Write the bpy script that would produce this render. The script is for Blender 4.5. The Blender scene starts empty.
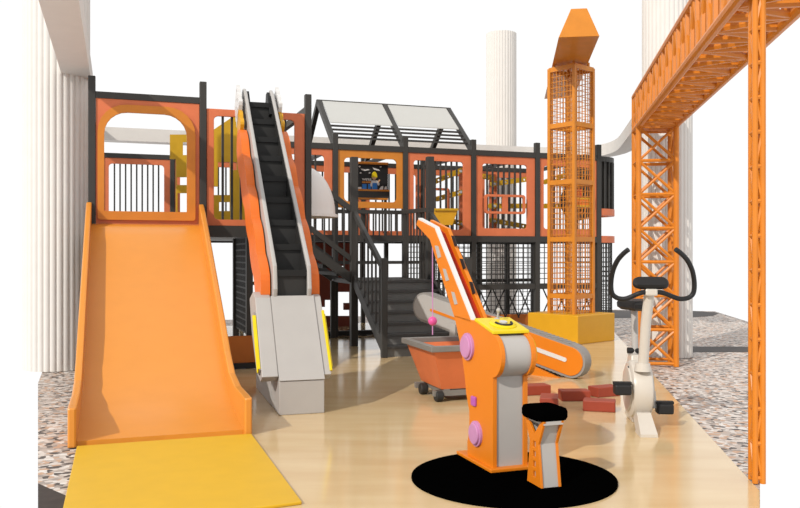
import bpy, bmesh, math, random
from mathutils import Vector as V
from mathutils.geometry import tessellate_polygon
random.seed(4)
PI = math.pi
COL = bpy.context.scene.collection
H, F, CX, CY = 1.3, 820.0, 400.0, 254.0        # eye height, focal length in pixels, image centre
A = math.radians(19); CA, SA = math.cos(A), math.sin(A)
U = V((CA, SA, 0)); VV = V((-SA, CA, 0)); Z = V((0, 0, 1)); CAM = V((0, 0, H))

# ---------------------------------------------------------------- placing
def W(s, d, z=0): return U*s + VV*d + Z*z                     # play structure axes
def ray(px, py): return V(((px-CX)/F, 1, -(py-CY)/F))
def hit(px, py, org, n):
    r = ray(px, py); return CAM + r*((org-CAM).dot(n)/r.dot(n))
def sD(px, d): return hit(px, CY, W(0, d), VV).dot(U)
def zD(px, py, d): return hit(px, py, W(0, d), VV).z
def G(px, py): return hit(px, py, V((0, 0, 0)), Z)
def axes(deg):
    a = math.radians(deg); return V((math.cos(a), math.sin(a), 0)), V((-math.sin(a), math.cos(a), 0))

# ---------------------------------------------------------------- materials
def lin(c): c /= 255; return c/12.92 if c <= .04045 else ((c+.055)/1.055)**2.4
K = .68
def base_mat(name, rough, spec=.4):
    m = bpy.data.materials.new(name); m.use_nodes = True
    b = m.node_tree.nodes['Principled BSDF']
    b.inputs['Roughness'].default_value = rough; b.inputs['Specular IOR Level'].default_value = spec
    return m, m.node_tree.nodes, m.node_tree.links, b
def M(name, rgb, rough=.5, k=K, spec=.35, var=.06, scale=6, metal=0):
    m, n, l, b = base_mat(name, rough, spec)
    c = [lin(x)*k for x in rgb]; b.inputs['Metallic'].default_value = metal
    tc = n.new('ShaderNodeTexCoord'); no = n.new('ShaderNodeTexNoise'); no.inputs['Scale'].default_value = scale
    no.inputs['Detail'].default_value = 4; cr = n.new('ShaderNodeValToRGB')
    cr.color_ramp.elements[0].position = .3; cr.color_ramp.elements[1].position = .7
    cr.color_ramp.elements[0].color = [x*(1-var) for x in c]+[1]; cr.color_ramp.elements[1].color = [min(1, x*(1+var)) for x in c]+[1]
    l.new(tc.outputs['Object'], no.inputs['Vector']); l.new(no.outputs['Fac'], cr.inputs['Fac']); l.new(cr.outputs['Color'], b.inputs['Base Color'])
    return m
dark = M('dark steel', (63, 61, 58), .5)
black = M('black plastic', (26, 26, 27), .55, 1)
jet = M('jet black felt', (2, 2, 2), 1, 1, 0)
redo = M('terracotta orange board', (236, 130, 84), .5)
amber = M('amber board', (228, 142, 46), .45)
slideo = M('slide orange', (243, 158, 58), .32, spec=.5, var=.02)
neon = M('bright orange plastic', (252, 124, 36), .4)
matyel = M('mat yellow', (240, 190, 40), .5, var=.03)
yel = M('box yellow', (240, 178, 34), .4, var=.03)
yel2 = M('mustard board', (226, 176, 30), .5)
lemon = M('lemon yellow', (250, 222, 8), .4)
craneo = M('crane orange', (234, 148, 46), .4)
trusso = M('truss orange', (232, 138, 38), .38)
macho = M('machine orange', (244, 138, 24), .42, var=.02)
greyp = M('light grey plastic', (196, 192, 188), .45, var=.02)
greyd = M('rubber grey', (160, 156, 152), .6)
whitep = M('white plastic', (240, 238, 236), .35, var=.02)
cream = M('cream enamel', (228, 220, 208), .3, spec=.5, var=.02)
cart_o = M('cart orange', (238, 130, 78), .45)
cart_g = M('cart rim grey', (140, 136, 130), .5)
brickm = M('foam brick red', (168, 70, 48), .5)
pink = M('hot pink', (238, 92, 165), .35)
lilac = M('lilac plastic', (214, 150, 200), .4)
violet = M('violet plastic', (194, 98, 192), .4)
redin = M('deep red', (200, 52, 24), .5)
stone_dark = M('dark stone', (60, 50, 45), .6, var=.3, scale=14)
stepgrey = M('stair grey', (128, 126, 122), .6)
treadg = M('stair tread grey', (88, 86, 84), .6)
stepdk = M('charcoal rubber', (48, 47, 46), .6)
stepbk = M('black rubber', (22, 22, 22), .6)
wallred = M('dark red brick board', (140, 62, 44), .6)
brownb = M('brown orange board', (206, 118, 44), .5)
wallwhite = M('painted white plaster', (236, 231, 225), .7, .74, var=.02)
shellw = M('white moulded shell', (240, 234, 230), .35, .8, var=.01)
roofw = M('pale grey roof sheet', (218, 218, 214), .5, .62, var=.01)
blue = M('blue paint', (40, 130, 220), .5)
skin = M('skin tone paint', (236, 190, 150), .5)
silver = M('brushed metal', (190, 190, 190), .3, .9)

m, n, l, b = base_mat('maple plank floor', .13, .5); woodm = m
tc = n.new('ShaderNodeTexCoord'); mp = n.new('ShaderNodeMapping'); mp.inputs['Rotation'].default_value = (0, 0, -A)
mp.inputs['Scale'].default_value = (.7, 3, 1); no = n.new('ShaderNodeTexNoise'); no.inputs['Scale'].default_value = 1.6; no.inputs['Detail'].default_value = 6
cr = n.new('ShaderNodeValToRGB'); e = cr.color_ramp.elements
e[0].position = .3; e[1].position = .72
e[0].color = [lin(x)*.68 for x in (230, 197, 146)]+[1]; e[1].color = [lin(x)*.68 for x in (242, 214, 166)]+[1]
l.new(tc.outputs['Object'], mp.inputs['Vector']); l.new(mp.outputs['Vector'], no.inputs['Vector']); l.new(no.outputs['Fac'], cr.inputs['Fac']); l.new(cr.outputs['Color'], b.inputs['Base Color'])
m, n, l, b = base_mat('speckled granite', .5, .3); granite = m
tc = n.new('ShaderNodeTexCoord'); vo = n.new('ShaderNodeTexVoronoi'); vo.inputs['Scale'].default_value = 26
sep = n.new('ShaderNodeSeparateColor'); cr = n.new('ShaderNodeValToRGB'); cr.color_ramp.interpolation = 'CONSTANT'
e = cr.color_ramp.elements; e[0].position = 0; e[0].color = [lin(x)*.74 for x in (86, 78, 74)]+[1]
e[1].position = .16; e[1].color = [lin(x)*.74 for x in (196, 182, 172)]+[1]
for p, c in ((.4, (224, 214, 206)), (.62, (206, 168, 140)), (.76, (168, 156, 148)), (.9, (238, 232, 226))):
    q = e.new(p); q.color = [lin(x)*.74 for x in c]+[1]
l.new(tc.outputs['Object'], vo.inputs['Vector']); l.new(vo.outputs['Color'], sep.inputs['Color']); l.new(sep.outputs['Red'], cr.inputs['Fac']); l.new(cr.outputs['Color'], b.inputs['Base Color'])

# ---------------------------------------------------------------- mesh building
ORG = {}
def org(o): return ORG.get(o.name, V((0, 0, 0)))
def tag(o, label=None, cat=None, group=None, kind=None):
    if label: o['label'] = label
    if cat: o['category'] = cat
    if group: o['group'] = group
    if kind: o['kind'] = kind
    return o
def thing(name, label, cat, loc, group=None):
    o = bpy.data.objects.new(name, None); COL.objects.link(o); o.location = loc; o.empty_display_size = .1
    ORG[o.name] = V(loc); return tag(o, label, cat, group)
class MB:
    def __init__(s): s.v = []; s.f = []
    def add(s, vs, fs):
        k = len(s.v); s.v += [V(p) for p in vs]; s.f += [[k+i for i in f] for f in fs]; return s
    def obox(s, c, ax, ay, az, x, y, z):                     # oriented box, full sizes
        vs = [c+ax*(x/2*i)+ay*(y/2*j)+az*(z/2*k) for i in (-1, 1) for j in (-1, 1) for k in (-1, 1)]
        return s.add(vs, [(0, 1, 3, 2), (4, 6, 7, 5), (0, 4, 5, 1), (2, 3, 7, 6), (0, 2, 6, 4), (1, 5, 7, 3)])
    def bar(s, p, q, w, h, up=Z):                            # rectangular bar p -> q
        p, q = V(p), V(q); d = (q-p); L = d.length; d = d/L
        if abs(d.dot(up)) > .98: up = U if abs(d.dot(U)) < .9 else VV
        sd = d.cross(up).normalized(); t = sd.cross(d).normalized()
        return s.obox((p+q)/2, d, sd, t, L, w, h)
    def box(s, s0, s1, d0, d1, z0, z1):                      # box in structure axes
        return s.obox(W((s0+s1)/2, (d0+d1)/2, (z0+z1)/2), U, VV, Z, abs(s1-s0), abs(d1-d0), abs(z1-z0))
    def tube(s, pts, r, n=8, closed=False):
        pts = [V(p) for p in pts]; N = len(pts); rings = []; up = None
        for i, p in enumerate(pts):
            a = pts[(i-1) % N] if (i > 0 or closed) else p; c = pts[(i+1) % N] if (i < N-1 or closed) else p
            d = (c-a).normalized()
            if up is None: up = Z if abs(d.z) < .9 else V((1, 0, 0))
            sd = d.cross(up).normalized(); t = sd.cross(d).normalized(); up = t
            rr_ = r[i] if isinstance(r, (list, tuple)) else r
            rings.append([p+sd*(math.cos(2*PI*k/n)*rr_)+t*(math.sin(2*PI*k/n)*rr_) for k in range(n)])
        vs = [q for g in rings for q in g]; fs = []
        for i in range(N if closed else N-1):
            j = (i+1) % N
            for k in range(n): fs.append((i*n+k, i*n+(k+1) % n, j*n+(k+1) % n, j*n+k))
        if not closed: fs += [tuple(range(n)), tuple(range((N-1)*n, N*n))]
        return s.add(vs, fs)
    def prism(s, outer, holes, O, X, Y, N, t):
        loops = [outer]+list(holes); flat = [p for q in loops for p in q]; nn = len(flat)
        tr = tessellate_polygon([[V((p[0], p[1], 0)) for p in q] for q in loops])
        vs = [O+X*p[0]+Y*p[1] for p in flat]+[O+X*p[0]+Y*p[1]+N*t for p in flat]
        fs = [tuple(f) for f in tr]+[tuple(i+nn for i in f) for f in tr]; k = 0
        for q in loops:
            m_ = len(q)
            for i in range(m_):
                j = (i+1) % m_; fs.append((k+i, k+j, k+j+nn, k+i+nn))
            k += m_
        return s.add(vs, fs)
    def lathe(s, O, ax, prof, n=24, ref=None):               # prof: (radius, height) pairs
        ax = V(ax).normalized(); x = ax.cross(ref or (Z if abs(ax.z) < .9 else V((1, 0, 0)))).normalized(); y = ax.cross(x)
        vs = [O+ax*h+x*(r*math.cos(2*PI*k/n))+y*(r*math.sin(2*PI*k/n)) for r, h in prof for k in range(n)]
        fs = [(i*n+k, i*n+(k+1) % n, (i+1)*n+(k+1) % n, (i+1)*n+k) for i in range(len(prof)-1) for k in range(n)]
        fs += [tuple(range(n)), tuple(range((len(prof)-1)*n, len(prof)*n))]
        return s.add(vs, fs)
    def loft(s, rings, cap=True, loop=False):
        n = len(rings[0]); vs = [p for r in rings for p in r]; N = len(rings)
        fs = [(i*n+k, i*n+(k+1) % n, ((i+1) % N)*n+(k+1) % n, ((i+1) % N)*n+k) for i in range(N if loop else N-1) for k in range(n)]
        if cap and not loop: fs += [tuple(range(n)), tuple(range((N-1)*n, N*n))]
        return s.add(vs, fs)
    def build(s, name, mat, parent=None, bevel=0, smooth=False, label=None, cat=None, group=None, kind=None):
        if parent is None:
            c = V((sum(p.x for p in s.v)/len(s.v), sum(p.y for p in s.v)/len(s.v), min(p.z for p in s.v)))
        else: c = org(parent)
        me = bpy.data.meshes.new(name); me.from_pydata([p-c for p in s.v], [], s.f)
        bm = bmesh.new(); bm.from_mesh(me); bmesh.ops.recalc_face_normals(bm, faces=bm.faces)
        if smooth:
            for f in bm.faces: f.smooth = True
            for e in bm.edges:
                if len(e.link_faces) == 2 and e.calc_face_angle(0) > .6: e.smooth = False
        bm.to_mesh(me); bm.free(); me.materials.append(mat)
        o = bpy.data.objects.new(name, me); COL.objects.link(o); ORG[o.name] = c
        if parent is None: o.location = c
        else: o.parent = parent
        if bevel:
            b = o.modifiers.new('bevel', 'BEVEL'); b.width = bevel; b.segments = 2; b.limit_method = 'ANGLE'; b.angle_limit = .7
        return tag(o, label, cat, group, kind)
def copy_tree(o, parent=None):
    c = o.copy(); COL.objects.link(c); ORG[c.name] = org(o)
    if parent: c.parent = parent
    for ch in list(o.children): copy_tree(ch, c)
    return c
def rr(x0, y0, x1, y1, r, n=6):                               # rounded rectangle; r = one radius or four (bl, br, tr, tl)
    if not isinstance(r, (tuple, list)): r = (r,)*4
    out = []
    for (cx, cy, a0, q) in ((x0, y0, PI, r[0]), (x1, y0, 1.5*PI, r[1]), (x1, y1, 0, r[2]), (x0, y1, .5*PI, r[3])):
        sx = 1 if cx == x0 else -1; sy = 1 if cy == y0 else -1
        if q < 1e-4: out.append((cx, cy)); continue
        for k in range(n+1):
            a = a0+PI/2*k/n; out.append((cx+sx*q+q*math.cos(a), cy+sy*q+q*math.sin(a)))
    return out
def rect(x0, y0, x1, y1): return [(x0, y0), (x1, y0), (x1, y1), (x0, y1)]
def circ(cx, cy, r, n=16): return [(cx+r*math.cos(2*PI*k/n), cy+r*math.sin(2*PI*k/n)) for k in range(n)]
def face(d): return W(0, d), U, Z, VV                         # a plane across the structure
def side(s): return W(s, 0), VV, Z, U                         # a plane along its depth

# ================================================================ setting
def slab(pts, z0, z1): return MB().prism([(p[0], p[1]) for p in pts], [], V((0, 0, z0)), V((1, 0, 0)), V((0, 1, 0)), Z, z1-z0)
back = W(-1.0, 16.5)
gp = [(-.4415*3.2, 3.2), (-.4415*8.3, 8.3), (back.x, back.y), (5.0, 19.3), (7.18, 18.7), (6.73, 15.9), (.439*14.8, 14.8), (.439*3.2, 3.2)]
slab(gp, -.05, -.006).build('floor_granite', granite, kind='structure')
def we(y): return (1.98+.174*(y-4.536), y)
a1, a2 = W(.3, 4.0), W(.3, 15.2)
x2 = we(16.75)
slab([(.4385*3.2, 3.2), (.4385*4.5, 4.5), we(14), x2, (a2.x, a2.y), (a1.x, a1.y), (-.5, 3.2)], -.04, 0).build('floor_wood', woodm, kind='structure')
slab([(2.95+.17*1.1+.3, 10.9), (.439*10.9, 10.9), (.439*11.55, 11.55), (2.95+.17*1.7+.3, 11.55)], -.03, -.003).build('trim_1', stone_dark, kind='structure')
slab([(3.9, 19.2), (6.75, 18.75), (7.05, 18.4), (7.0, 18.0), (6.6, 17.3), (5.85, 16.75), (4.3, 16.7), (3.95, 17.5)], -.03, -.003).build('trim_2', stone_dark, kind='structure')
slab([(-.4415*4.66, 4.66), (-1.45, 4.1), (-1.2, 3.2), (-.4415*3.2, 3.2)], -.03, -.003).build('trim_3', stone_dark, kind='structure')
# overhead white ring beam
p1, p2 = W(-.44, 4.6), W(-.44, 15.42)
def rline(y): return V((3.45+.17*(y-10.5), y, 0))
yy = (15.42-(-SA)*(3.45-.17*10.5))/(CA-SA*.17); p3 = rline(yy)
t1 = p3+(p2-p3).normalized()*2.6; t2 = p3+(rline(10)-p3).normalized()*2.6
path = [p1, p2]+[(t1*(1-t)**2+p3*(2*t*(1-t))+t2*t*t) for t in [k/14 for k in range(15)]]+[rline(10.5)]
rings = []
for i, p in enumerate(path):
    a = path[max(i-1, 0)]; c = path[min(i+1, len(path)-1)]
    d0 = (p-a).normalized() if i else (c-p).normalized(); d1 = (c-p).normalized() if i < len(path)-1 else d0
    n0 = V((-d0.y, d0.x, 0)); n1 = V((-d1.y, d1.x, 0)); nn = (n0+n1).normalized(); w_ = .15/max(.4, nn.dot(n0))
    rings.append([p+nn*w_+Z*3.3, p-nn*w_+Z*3.3, p-nn*w_+Z*3.53, p+nn*w_+Z*3.53])
MB().loft(rings).build('trim_4', wallwhite, kind='structure')
# fluted columns
def column(c, r, h, label):
    t = thing('fluted_column', label, 'column', c, 'white fluted columns')
    n = 32*6; mb = MB(); prof = []
    for k in range(n):
        a = 2*PI*k/n; f = abs(math.sin(a*16)); prof.append((a, r*(1-.04*(1-f**.6))))
    mb.loft([[c+Z*z+V((q*math.cos(a), q*math.sin(a), 0)) for a, q in prof] for z in (0, h)])
    mb.build('shaft', wallwhite, t, smooth=True)
    return t
column(W(-.66, 10.15), .36, 4.7, 'white fluted column at the left edge, behind the wide orange slide')
column(V((3.42, 10.5, 0)), .31, 5.0, 'white fluted column standing right behind the orange lattice gantry leg')
column(V((2.21, 17.9, 0)), .33, 6.1, 'distant white fluted column with its top in view, behind the play frame')

# ================================================================ slide tower frame
D1, D2, D3 = 9.45, 12.5, 14.9
S = [-.263, .908, 2.11, 3.225, 4.39, 5.59, 6.78, 7.99]
pw = .075
def post(par, s, d, z1, z0=0, w=pw, mat=None): return MB().box(s-w/2, s+w/2, d-w/2, d+w/2, z0, z1).build('post', mat or dark, par, bevel=.006)
def beam(par, s0, s1, d, z0, z1, w=.06, name='beam'): return MB().box(s0, s1, d-w/2, d+w/2, z0, z1).build(name, dark, par)
def beamv(par, s, d0, d1, z0, z1, w=.06, name='beam'): return MB().box(s-w/2, s+w/2, d0, d1, z0, z1).build(name, dark, par)
def window(par, s0, s1, d, z0, z1, mat, fr, r=.06, n=0, t=.035, nm='window_panel', bm=None, bw=.026):
    """board with a rounded opening and upright bars behind it"""
    l_, r_, b_, tp = fr
    inner = rr(s0+l_, z0+b_, s1-r_, z1-tp, r)
    O, X, Y, N = face(d-t/2)
    o = MB().prism(rect(s0, z0, s1, z1), [inner], O, X, Y, N, t).build(nm, mat, par, bevel=.004)
    for i in range(n):
        s_ = s0+l_+(s1-s0-l_-r_)*(i+1)/(n+1)
        MB().box(s_-bw/2, s_+bw/2, d+.018, d+.018+bw, z0+b_*.5, z1-tp*.5).build('bar', bm or dark, o)
    return o
tw = thing('slide_tower', 'dark steel tower frame with terracotta boards behind the orange slide', 'play tower', W(.92, D1+1.5, 0))
for s_, zt in ((S[0], 3.22), (S[1], 3.235), (S[2], 3.17)): post(tw, s_, D1, zt)
for s_ in S[:3]: post(tw, s_, D3, 3.2)
for s_ in (S[0], S[2]): post(tw, s_, D2, 3.18)
beam(tw, S[0], S[1], D1, 2.985, 3.055)
beam(tw, S[0], S[2], D1, 1.49, 1.62, .08)
beam(tw, S[0], S[2], D3, 2.95, 3.03); beam(tw, S[0], S[2], D3, 1.5, 1.6)
for z0 in (2.95, 1.5): beamv(tw, S[2], D1, D3, z0, z0+.08)
MB().box(S[0], S[2], D1+.05, D3-.05, 1.53, 1.59).build('deck', dark, tw)
# bay over the slide
o = MB().prism(rect(S[0]+.04, 1.62, S[1]-.04, 2.985), [rr(-.16, 1.75, .75, 2.86, (.02, .02, .26, .26))], *face(D1-.02), .04).build('window_panel', redo, tw, bevel=.004)
MB().prism(rr(-.205, 1.67, .822, 2.925, (.03, .03, .3, .3)), [rr(-.137, 1.765, .729, 2.84, (.01, .01, .24, .24))], *face(D1-.05), .03).build('window_trim', amber, o, bevel=.006)
window(tw, S[1]+.04, S[2]-.04, D1, 1.62, 2.94, redo, (.08, .12, .07, .08), .05, 8)
window(tw, S[0]+.04, S[1]-.04, D3, 1.6, 2.95, redo, (.08, .1, .12, .1), .06, 9)
window(tw, S[1]+.04, S[2]-.04, D3, 1.6, 2.95, redo, (.09, .1, .12, .1), .06, 6)
# low boards and net under the deck
MB().box(S[1], S[2], D1+.02, D1+.06, 0.02, .36).build('kick_board', brownb, tw)
MB().box(S[1], S[2], D1-.12, D1-.06, 0.005, .065).build('floor_rail', black, tw)
def net(par, name, O, X, w, z0, z1, px_=.095, pz=.085, th=.011, mat=None):
    mb = MB(); nx = max(1, round(w/px_)); nz = max(1, round((z1-z0)/pz))
    Nn = X.cross(Z)
    for i in range(nx+1): mb.obox(O+X*(w*i/nx)+Z*((z0+z1)/2), X, Nn, Z, th, th, z1-z0)
    for k in range(nz+1): mb.obox(O+X*(w/2)+Z*(z0+(z1-z0)*k/nz), X, Nn, Z, w, th*.9, th)
    return mb.build(name, mat or dark, par)
net(tw, 'side_net', W(1.45, D1+.2), VV, 1.1, .36, 1.5, .06, .075, .02, black)
post(tw, 1.45, D1+.15, 1.5); post(tw, 1.45, D1+1.3, 1.5)

# ================================================================ long play frame
fr_ = thing('play_frame', 'long dark steel climbing frame with terracotta window boards and black nets', 'play frame', W(5.5, D2+1.2, 0))
tops = {3: 3.19, 4: 3.2, 5: 3.2, 6: 3.2, 7: 3.22}
for i in range(3, 8): post(fr_, S[i], D2, tops[i], w=.085)
for i in range(3, 8): post(fr_, S[i], D3, 3.15)
for s_ in (4.85, 7.4): post(fr_, s_, D3, 1.55)
beam(fr_, S[2], S[7], D2, 2.94, 3.03, .07); beam(fr_, S[2], S[7], D2, 1.5, 1.6, .08)
beam(fr_, S[2], S[7], D3, 2.95, 3.03); beam(fr_, S[2], S[7], D3, 1.5, 1.6)
for i in range(3, 8): beamv(fr_, S[i], D2, D3, 2.95, 3.02, .055); beamv(fr_, S[i], D2, D3, 1.5, 1.6)
MB().box(S[2], S[7], D2+.05, D3-.05, 1.53, 1.59).build('deck', dark, fr_)
beam(fr_, S[5], S[7], D2, .70, .79, .06); beam(fr_, S[2], S[7], D3, .74, .8); beam(fr_, S[3], S[5], D2+.02, 1.14, 1.19, .05)
MB().box(S[5], S[7], D2+.1, D2+.16, .0, .27).build('kick_board', brownb, fr_)
MB().box(S[2]+.3, S[4], D2+.1, D2+.2, .005, .075).build('floor_rail', black, fr_)
# window boards along the front
g = .045
window(fr_, S[2]+.05, S[3]-g, D2, 2.12, 2.94, redo, (.1, .13, .08, .1), .06, 5)
window(fr_, S[3]+g, S[4]-g, D2, 2.03, 2.94, amber, (.1, .1, .1, .12), .07, 0)
window(fr_, S[4]+g, S[5]-g, D2, 1.6, 2.94, redo, (.1, .14, .1, .12), .05, 8)
window(fr_, S[5]+g, S[6]-g, D2, 1.6, 2.94, redo, (.12, .15, .13, .13), .05, 7)
window(fr_, S[6]+g, S[7]-g, D2, 1.6, 2.94, redo, (.08, .13, .13, .13), .05, 7)
# guard under the amber window
beam(fr_, S[3], S[4], D2, 1.94, 2.0, .05, 'guard_rail')
for i in range(10): s_ = S[3]+.1*(i+1)+.03; MB().box(s_-.011, s_+.011, D2-.011, D2+.011, 1.6, 1.95).build('guard_bar', dark, fr_)
# back railings
for i in range(2, 7):
    window(fr_, S[i]+.04, S[i+1]-.04, D3, 1.6, 2.95, redo, (.09, .1, .14, .12), .05, 6, nm='railing_panel')
# nets below the deck
for i in (4, 5, 6):
    z0 = .79 if i > 4 else .9
    net(fr_, 'climbing_net', W(S[i]+.05, D2+.01), U, S[i+1]-S[i]-.1, z0, 1.5, .1, .085, .012)
for i in (5, 6): net(fr_, 'climbing_net', W(S[i]+.05, D3-.05), U, S[i+1]-S[i]-.1, .1, 1.5, .1, .085, .012)
for i in (5, 6):
    n_ = 4
    for k in range(n_):
        x0 = S[i]+.1+(S[i+1]-S[i]-.2)*k/n_; x1 = x0+(S[i+1]-S[i]-.2)/n_
        MB().tube([W(x0, D2-.02, .72), W(x1, D2-.02, .22)], .012, 6).build('rope', black, fr_)
        MB().tube([W(x1, D2+.02, .72), W(x0, D2+.02, .22)], .012, 6).build('rope', black, fr_)
# gable roof over two bays
DR, ZR = 13.6, 3.88
rf = thing('gable_roof', 'open gable roof frame with pale grey sheets and dark rafters', 'roof', W((S[3]+S[5])/2, DR, 3.03))
for i in (3, 4, 5):
    MB().bar(W(S[i], D2, 3.0), W(S[i], DR, ZR), .075, .09).build('rafter', dark, rf)
    MB().bar(W(S[i], D3-.2, 3.0), W(S[i], DR, ZR), .075, .09).build('rafter', dark, rf)
MB().bar(W(S[3]-.04, DR, ZR), W(S[5]+.04, DR, ZR), .07, .07).build('ridge_bar', dark, rf)
def slope(f, off=0): return D2+(DR-D2)*f, 3.03+(ZR-3.03)*f+off
for i in (3, 4):
    d0, z0 = slope(.44, .03); d1, z1 = slope(.97, .03)
    MB().add([W(s_, d_, z_+e_) for s_ in (S[i]+.05, S[i+1]-.05) for (d_, z_) in ((d0, z0), (d1, z1)) for e_ in (0, .015)],
             [(0, 1, 3, 2), (4, 6, 7, 5), (0, 4, 5, 1), (2, 3, 7, 6), (0, 2, 6, 4), (1, 5, 7, 3)]).build('roof_sheet', roofw, rf)
    for f in (.42, .33, .24, .15):
        d_, z_ = slope(f); MB().bar(W(S[i], d_, z_), W(S[i+1], d_, z_), .03, .03).build('purlin', dark, rf)
# rounded end bay
ce = (S[7], 13.06)
def arc(r, a0=-90, a1=90, n=20): return [(ce[0]+r*math.cos(math.radians(a0+(a1-a0)*k/n)), ce[1]+r*math.sin(math.radians(a0+(a1-a0)*k/n))) for k in range(n+1)]
def ring(r0, r1, z0, z1, name, mat, n=20):
    a = arc(r1, n=n); b = arc(r0, n=n)[::-1]
    P = [W(x, y) for x, y in a+b]
    return MB().prism([(p.x, p.y) for p in P], [], V((0, 0, z0)), V((1, 0, 0)), V((0, 1, 0)), Z, z1-z0).build(name, mat, fr_)
ring(.50, .58, 2.93, 3.02, 'curved_rail', dark); ring(.52, .54, 2.1, 2.95, 'curved_wall', dark)
ring(.48, .59, 1.98, 2.1, 'curved_rim', redo); ring(.48, .59, 1.5, 1.62, 'curved_rim', redo)
mb = MB()
for x, y in arc(.56, n=13): mb.obox(W(x, y, 2.52), U, VV, Z, .03, .03, .85)
mb.build('curved_slats', dark, fr_)
mb = MB()
for x, y in arc(.54, n=18): mb.obox(W(x, y, .75), U, VV, Z, .014, .014, 1.5)
for k in range(18): mb.tube([W(x, y, .05+k*.085) for x, y in arc(.54, n=14)], .008, 5)
mb.build('curved_net', dark, fr_)
# yellow straps, boards and grab frames inside the windows
def strap(p, q, d):
    a = V((sD(p[0], d), zD(p[0], p[1], d))); c = V((sD(q[0], d), zD(q[0], q[1], d))); L = (c-a).length; x = (c-a)/L; y = V((-x.y, x.x))
    X = U*x.x+Z*x.y; Y = U*y.x+Z*y.y; O = W(a.x, d, a.y)
    k = max(2, int(L/.16))
    return MB().prism(rr(-.03, -.045, L+.03, .045, .03, 3), [circ(L*(i+.5)/k, 0, .02, 8) for i in range(k)], O, X, Y, VV, .02).build('strap', yel2, fr_)
for px0, px1 in ((460, 467), (490, 497)):
    MB().box(sD(px0, 13.5), sD(px1, 13.5), 13.5, 13.55, 1.6, 2.75).build('strap_board', redo, fr_)
for p, q in (((434, 182), (462, 170)), ((437, 199), (462, 192)), ((446, 219), (463, 224)), ((492, 184), (529, 179)), ((482, 176), (493, 178)),
             ((490, 206), (529, 206)), ((491, 220), (528, 227)), ((545, 182), (575, 172)), ((545, 206), (578, 206))):
    strap(p, q, 13.42)
for px_, py_ in ((461, 171), (461, 192), (462, 224), (495, 184), (495, 198), (495, 206), (495, 221)):
    MB().lathe(W(sD(px_, 13.4), 13.4, zD(px_, py_, 13.4)), VV, [(.025, 0), (.025, .03)], 10).build('bolt', silver, fr_)
def grab(pxs, pys, mid, d=D2-.06):
    s0, s1 = sD(pxs[0], d), sD(pxs[1], d); z1, z0 = zD(pxs[0], pys[0], d), zD(pxs[0], pys[1], d)
    o = MB().prism(rr(s0, z0, s1, z1, .05), [rr(s0+.04, z0+.04, s1-.04, z1-.04, .03)], *face(d), .04).build('grab_frame', redo, fr_, bevel=.008)
    if mid: MB().box((s0+s1)/2-.05, (s0+s1)/2+.05, d+.005, d+.035, z0, z1).build('cross_piece', redo, o)
grab((485, 525.5), (194, 213.5), True); grab((424, 450), (187.5, 224), False, D2+.1)
# round plate behind the crane mast
cs, cz = sD(575, D2+.05), zD(575, 202, D2+.05)
o = MB().prism(circ(cs, cz, .33, 28), [circ(cs, cz, .24, 28)], *face(D2-.05), .04).build('round_ring', black, fr_)
MB().prism(rect(cs-.2, cz-.09, cs+.22, cz+.07), [rect(cs-.17, cz-.06, cs+.19, cz+.04)], *face(D2-.09), .03).build('plate_border', yel2, o)
MB().prism(rect(cs-.17, cz-.06, cs+.19, cz+.04), [], *face(D2-.08), .02).build('plate', neon, o)
MB().prism(rect(cs-.02, cz+.08, cs+.06, cz+.22), [], *face(D2-.08), .02).build('red_strip', redin, o)

# board with the builder picture
bs = thing('picture_board', 'black picture board with a cartoon builder, seen through the amber window', 'sign', W(sD(372, 13.0), 13.0, 1.6))
dB = 13.0
def bp(px_, py_): return (sD(px_, dB), zD(px_, py_, dB))
x0, x1 = sD(355, dB), sD(388, dB); zt, zb = zD(372, 163, dB), zD(372, 190.5, dB); zz = zD(372, 198, dB)
MB().box(x0, x1, dB, dB+.04, zb, zt).build('board', black, bs)
MB().box(x0, x1, dB-.02, dB, zt-.025, zt+.015).build('border', amber, bs); MB().box(x0, x1+.01, dB-.06, dB, zb-.015, zb+.015).build('shelf_edge', amber, bs)
MB().box(x0, x1, dB-.05, dB+.04, zz, zb-.015).build('shelf_box', dark, bs); MB().box(x0, x1-.02, dB-.06, dB+.02, zz-.03, zz).build('shelf_edge', amber, bs)
for s_ in (x0+.04, x1-.04): MB().box(s_-.02, s_+.02, dB, dB+.04, 1.59, zz).build('leg', dark, bs)
def flat(pts, name, mat, off=.012): return MB().prism([bp(*p) for p in pts], [], W(0, dB), U, Z, -VV, off).build(name, mat, bs)
def oval(cx, cy, rx, ry, n=14): return [(cx+rx*math.cos(2*PI*k/n), cy+ry*math.sin(2*PI*k/n)) for k in range(n)]
flat(oval(374.2, 177.6, 2.1, 2.2), 'builder_head', skin, .01); flat([(371.3, 177.4), (371.9, 174), (373, 172.2), (374.2, 171.6), (375.4, 172.2), (376.5, 174), (377.1, 177.4)], 'builder_helmet', lemon, .016)
flat([(371.5, 180.5), (377, 180.5), (379.5, 184), (378.5, 185.8), (377, 184), (377, 189), (372, 189), (372, 185), (371, 187), (370, 185)], 'builder_shirt', whitep, .012)
flat([(372.3, 183), (376.7, 183), (377, 189.5), (372, 189.5)], 'builder_overalls', blue, .016)
flat([(378.5, 183), (380, 180), (379, 179.5), (377.8, 182)], 'builder_arm', skin, .014)
for q in ([(360.5, 168.5), (363, 169), (365, 169.8), (368, 169), (369.5, 170), (366.5, 170.6), (364, 171), (362, 170.3)], [(372.5, 167.5), (376, 168.8), (378.5, 169.5), (380, 171), (377, 170.5), (374, 169.8)], oval(359.5, 166.5, 1, .7), oval(360.5, 173, .9, .7), oval(369.5, 173, .9, .7), oval(380.5, 167, .9, .6)):
    flat(q, 'cloud', whitep, .01)
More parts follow.
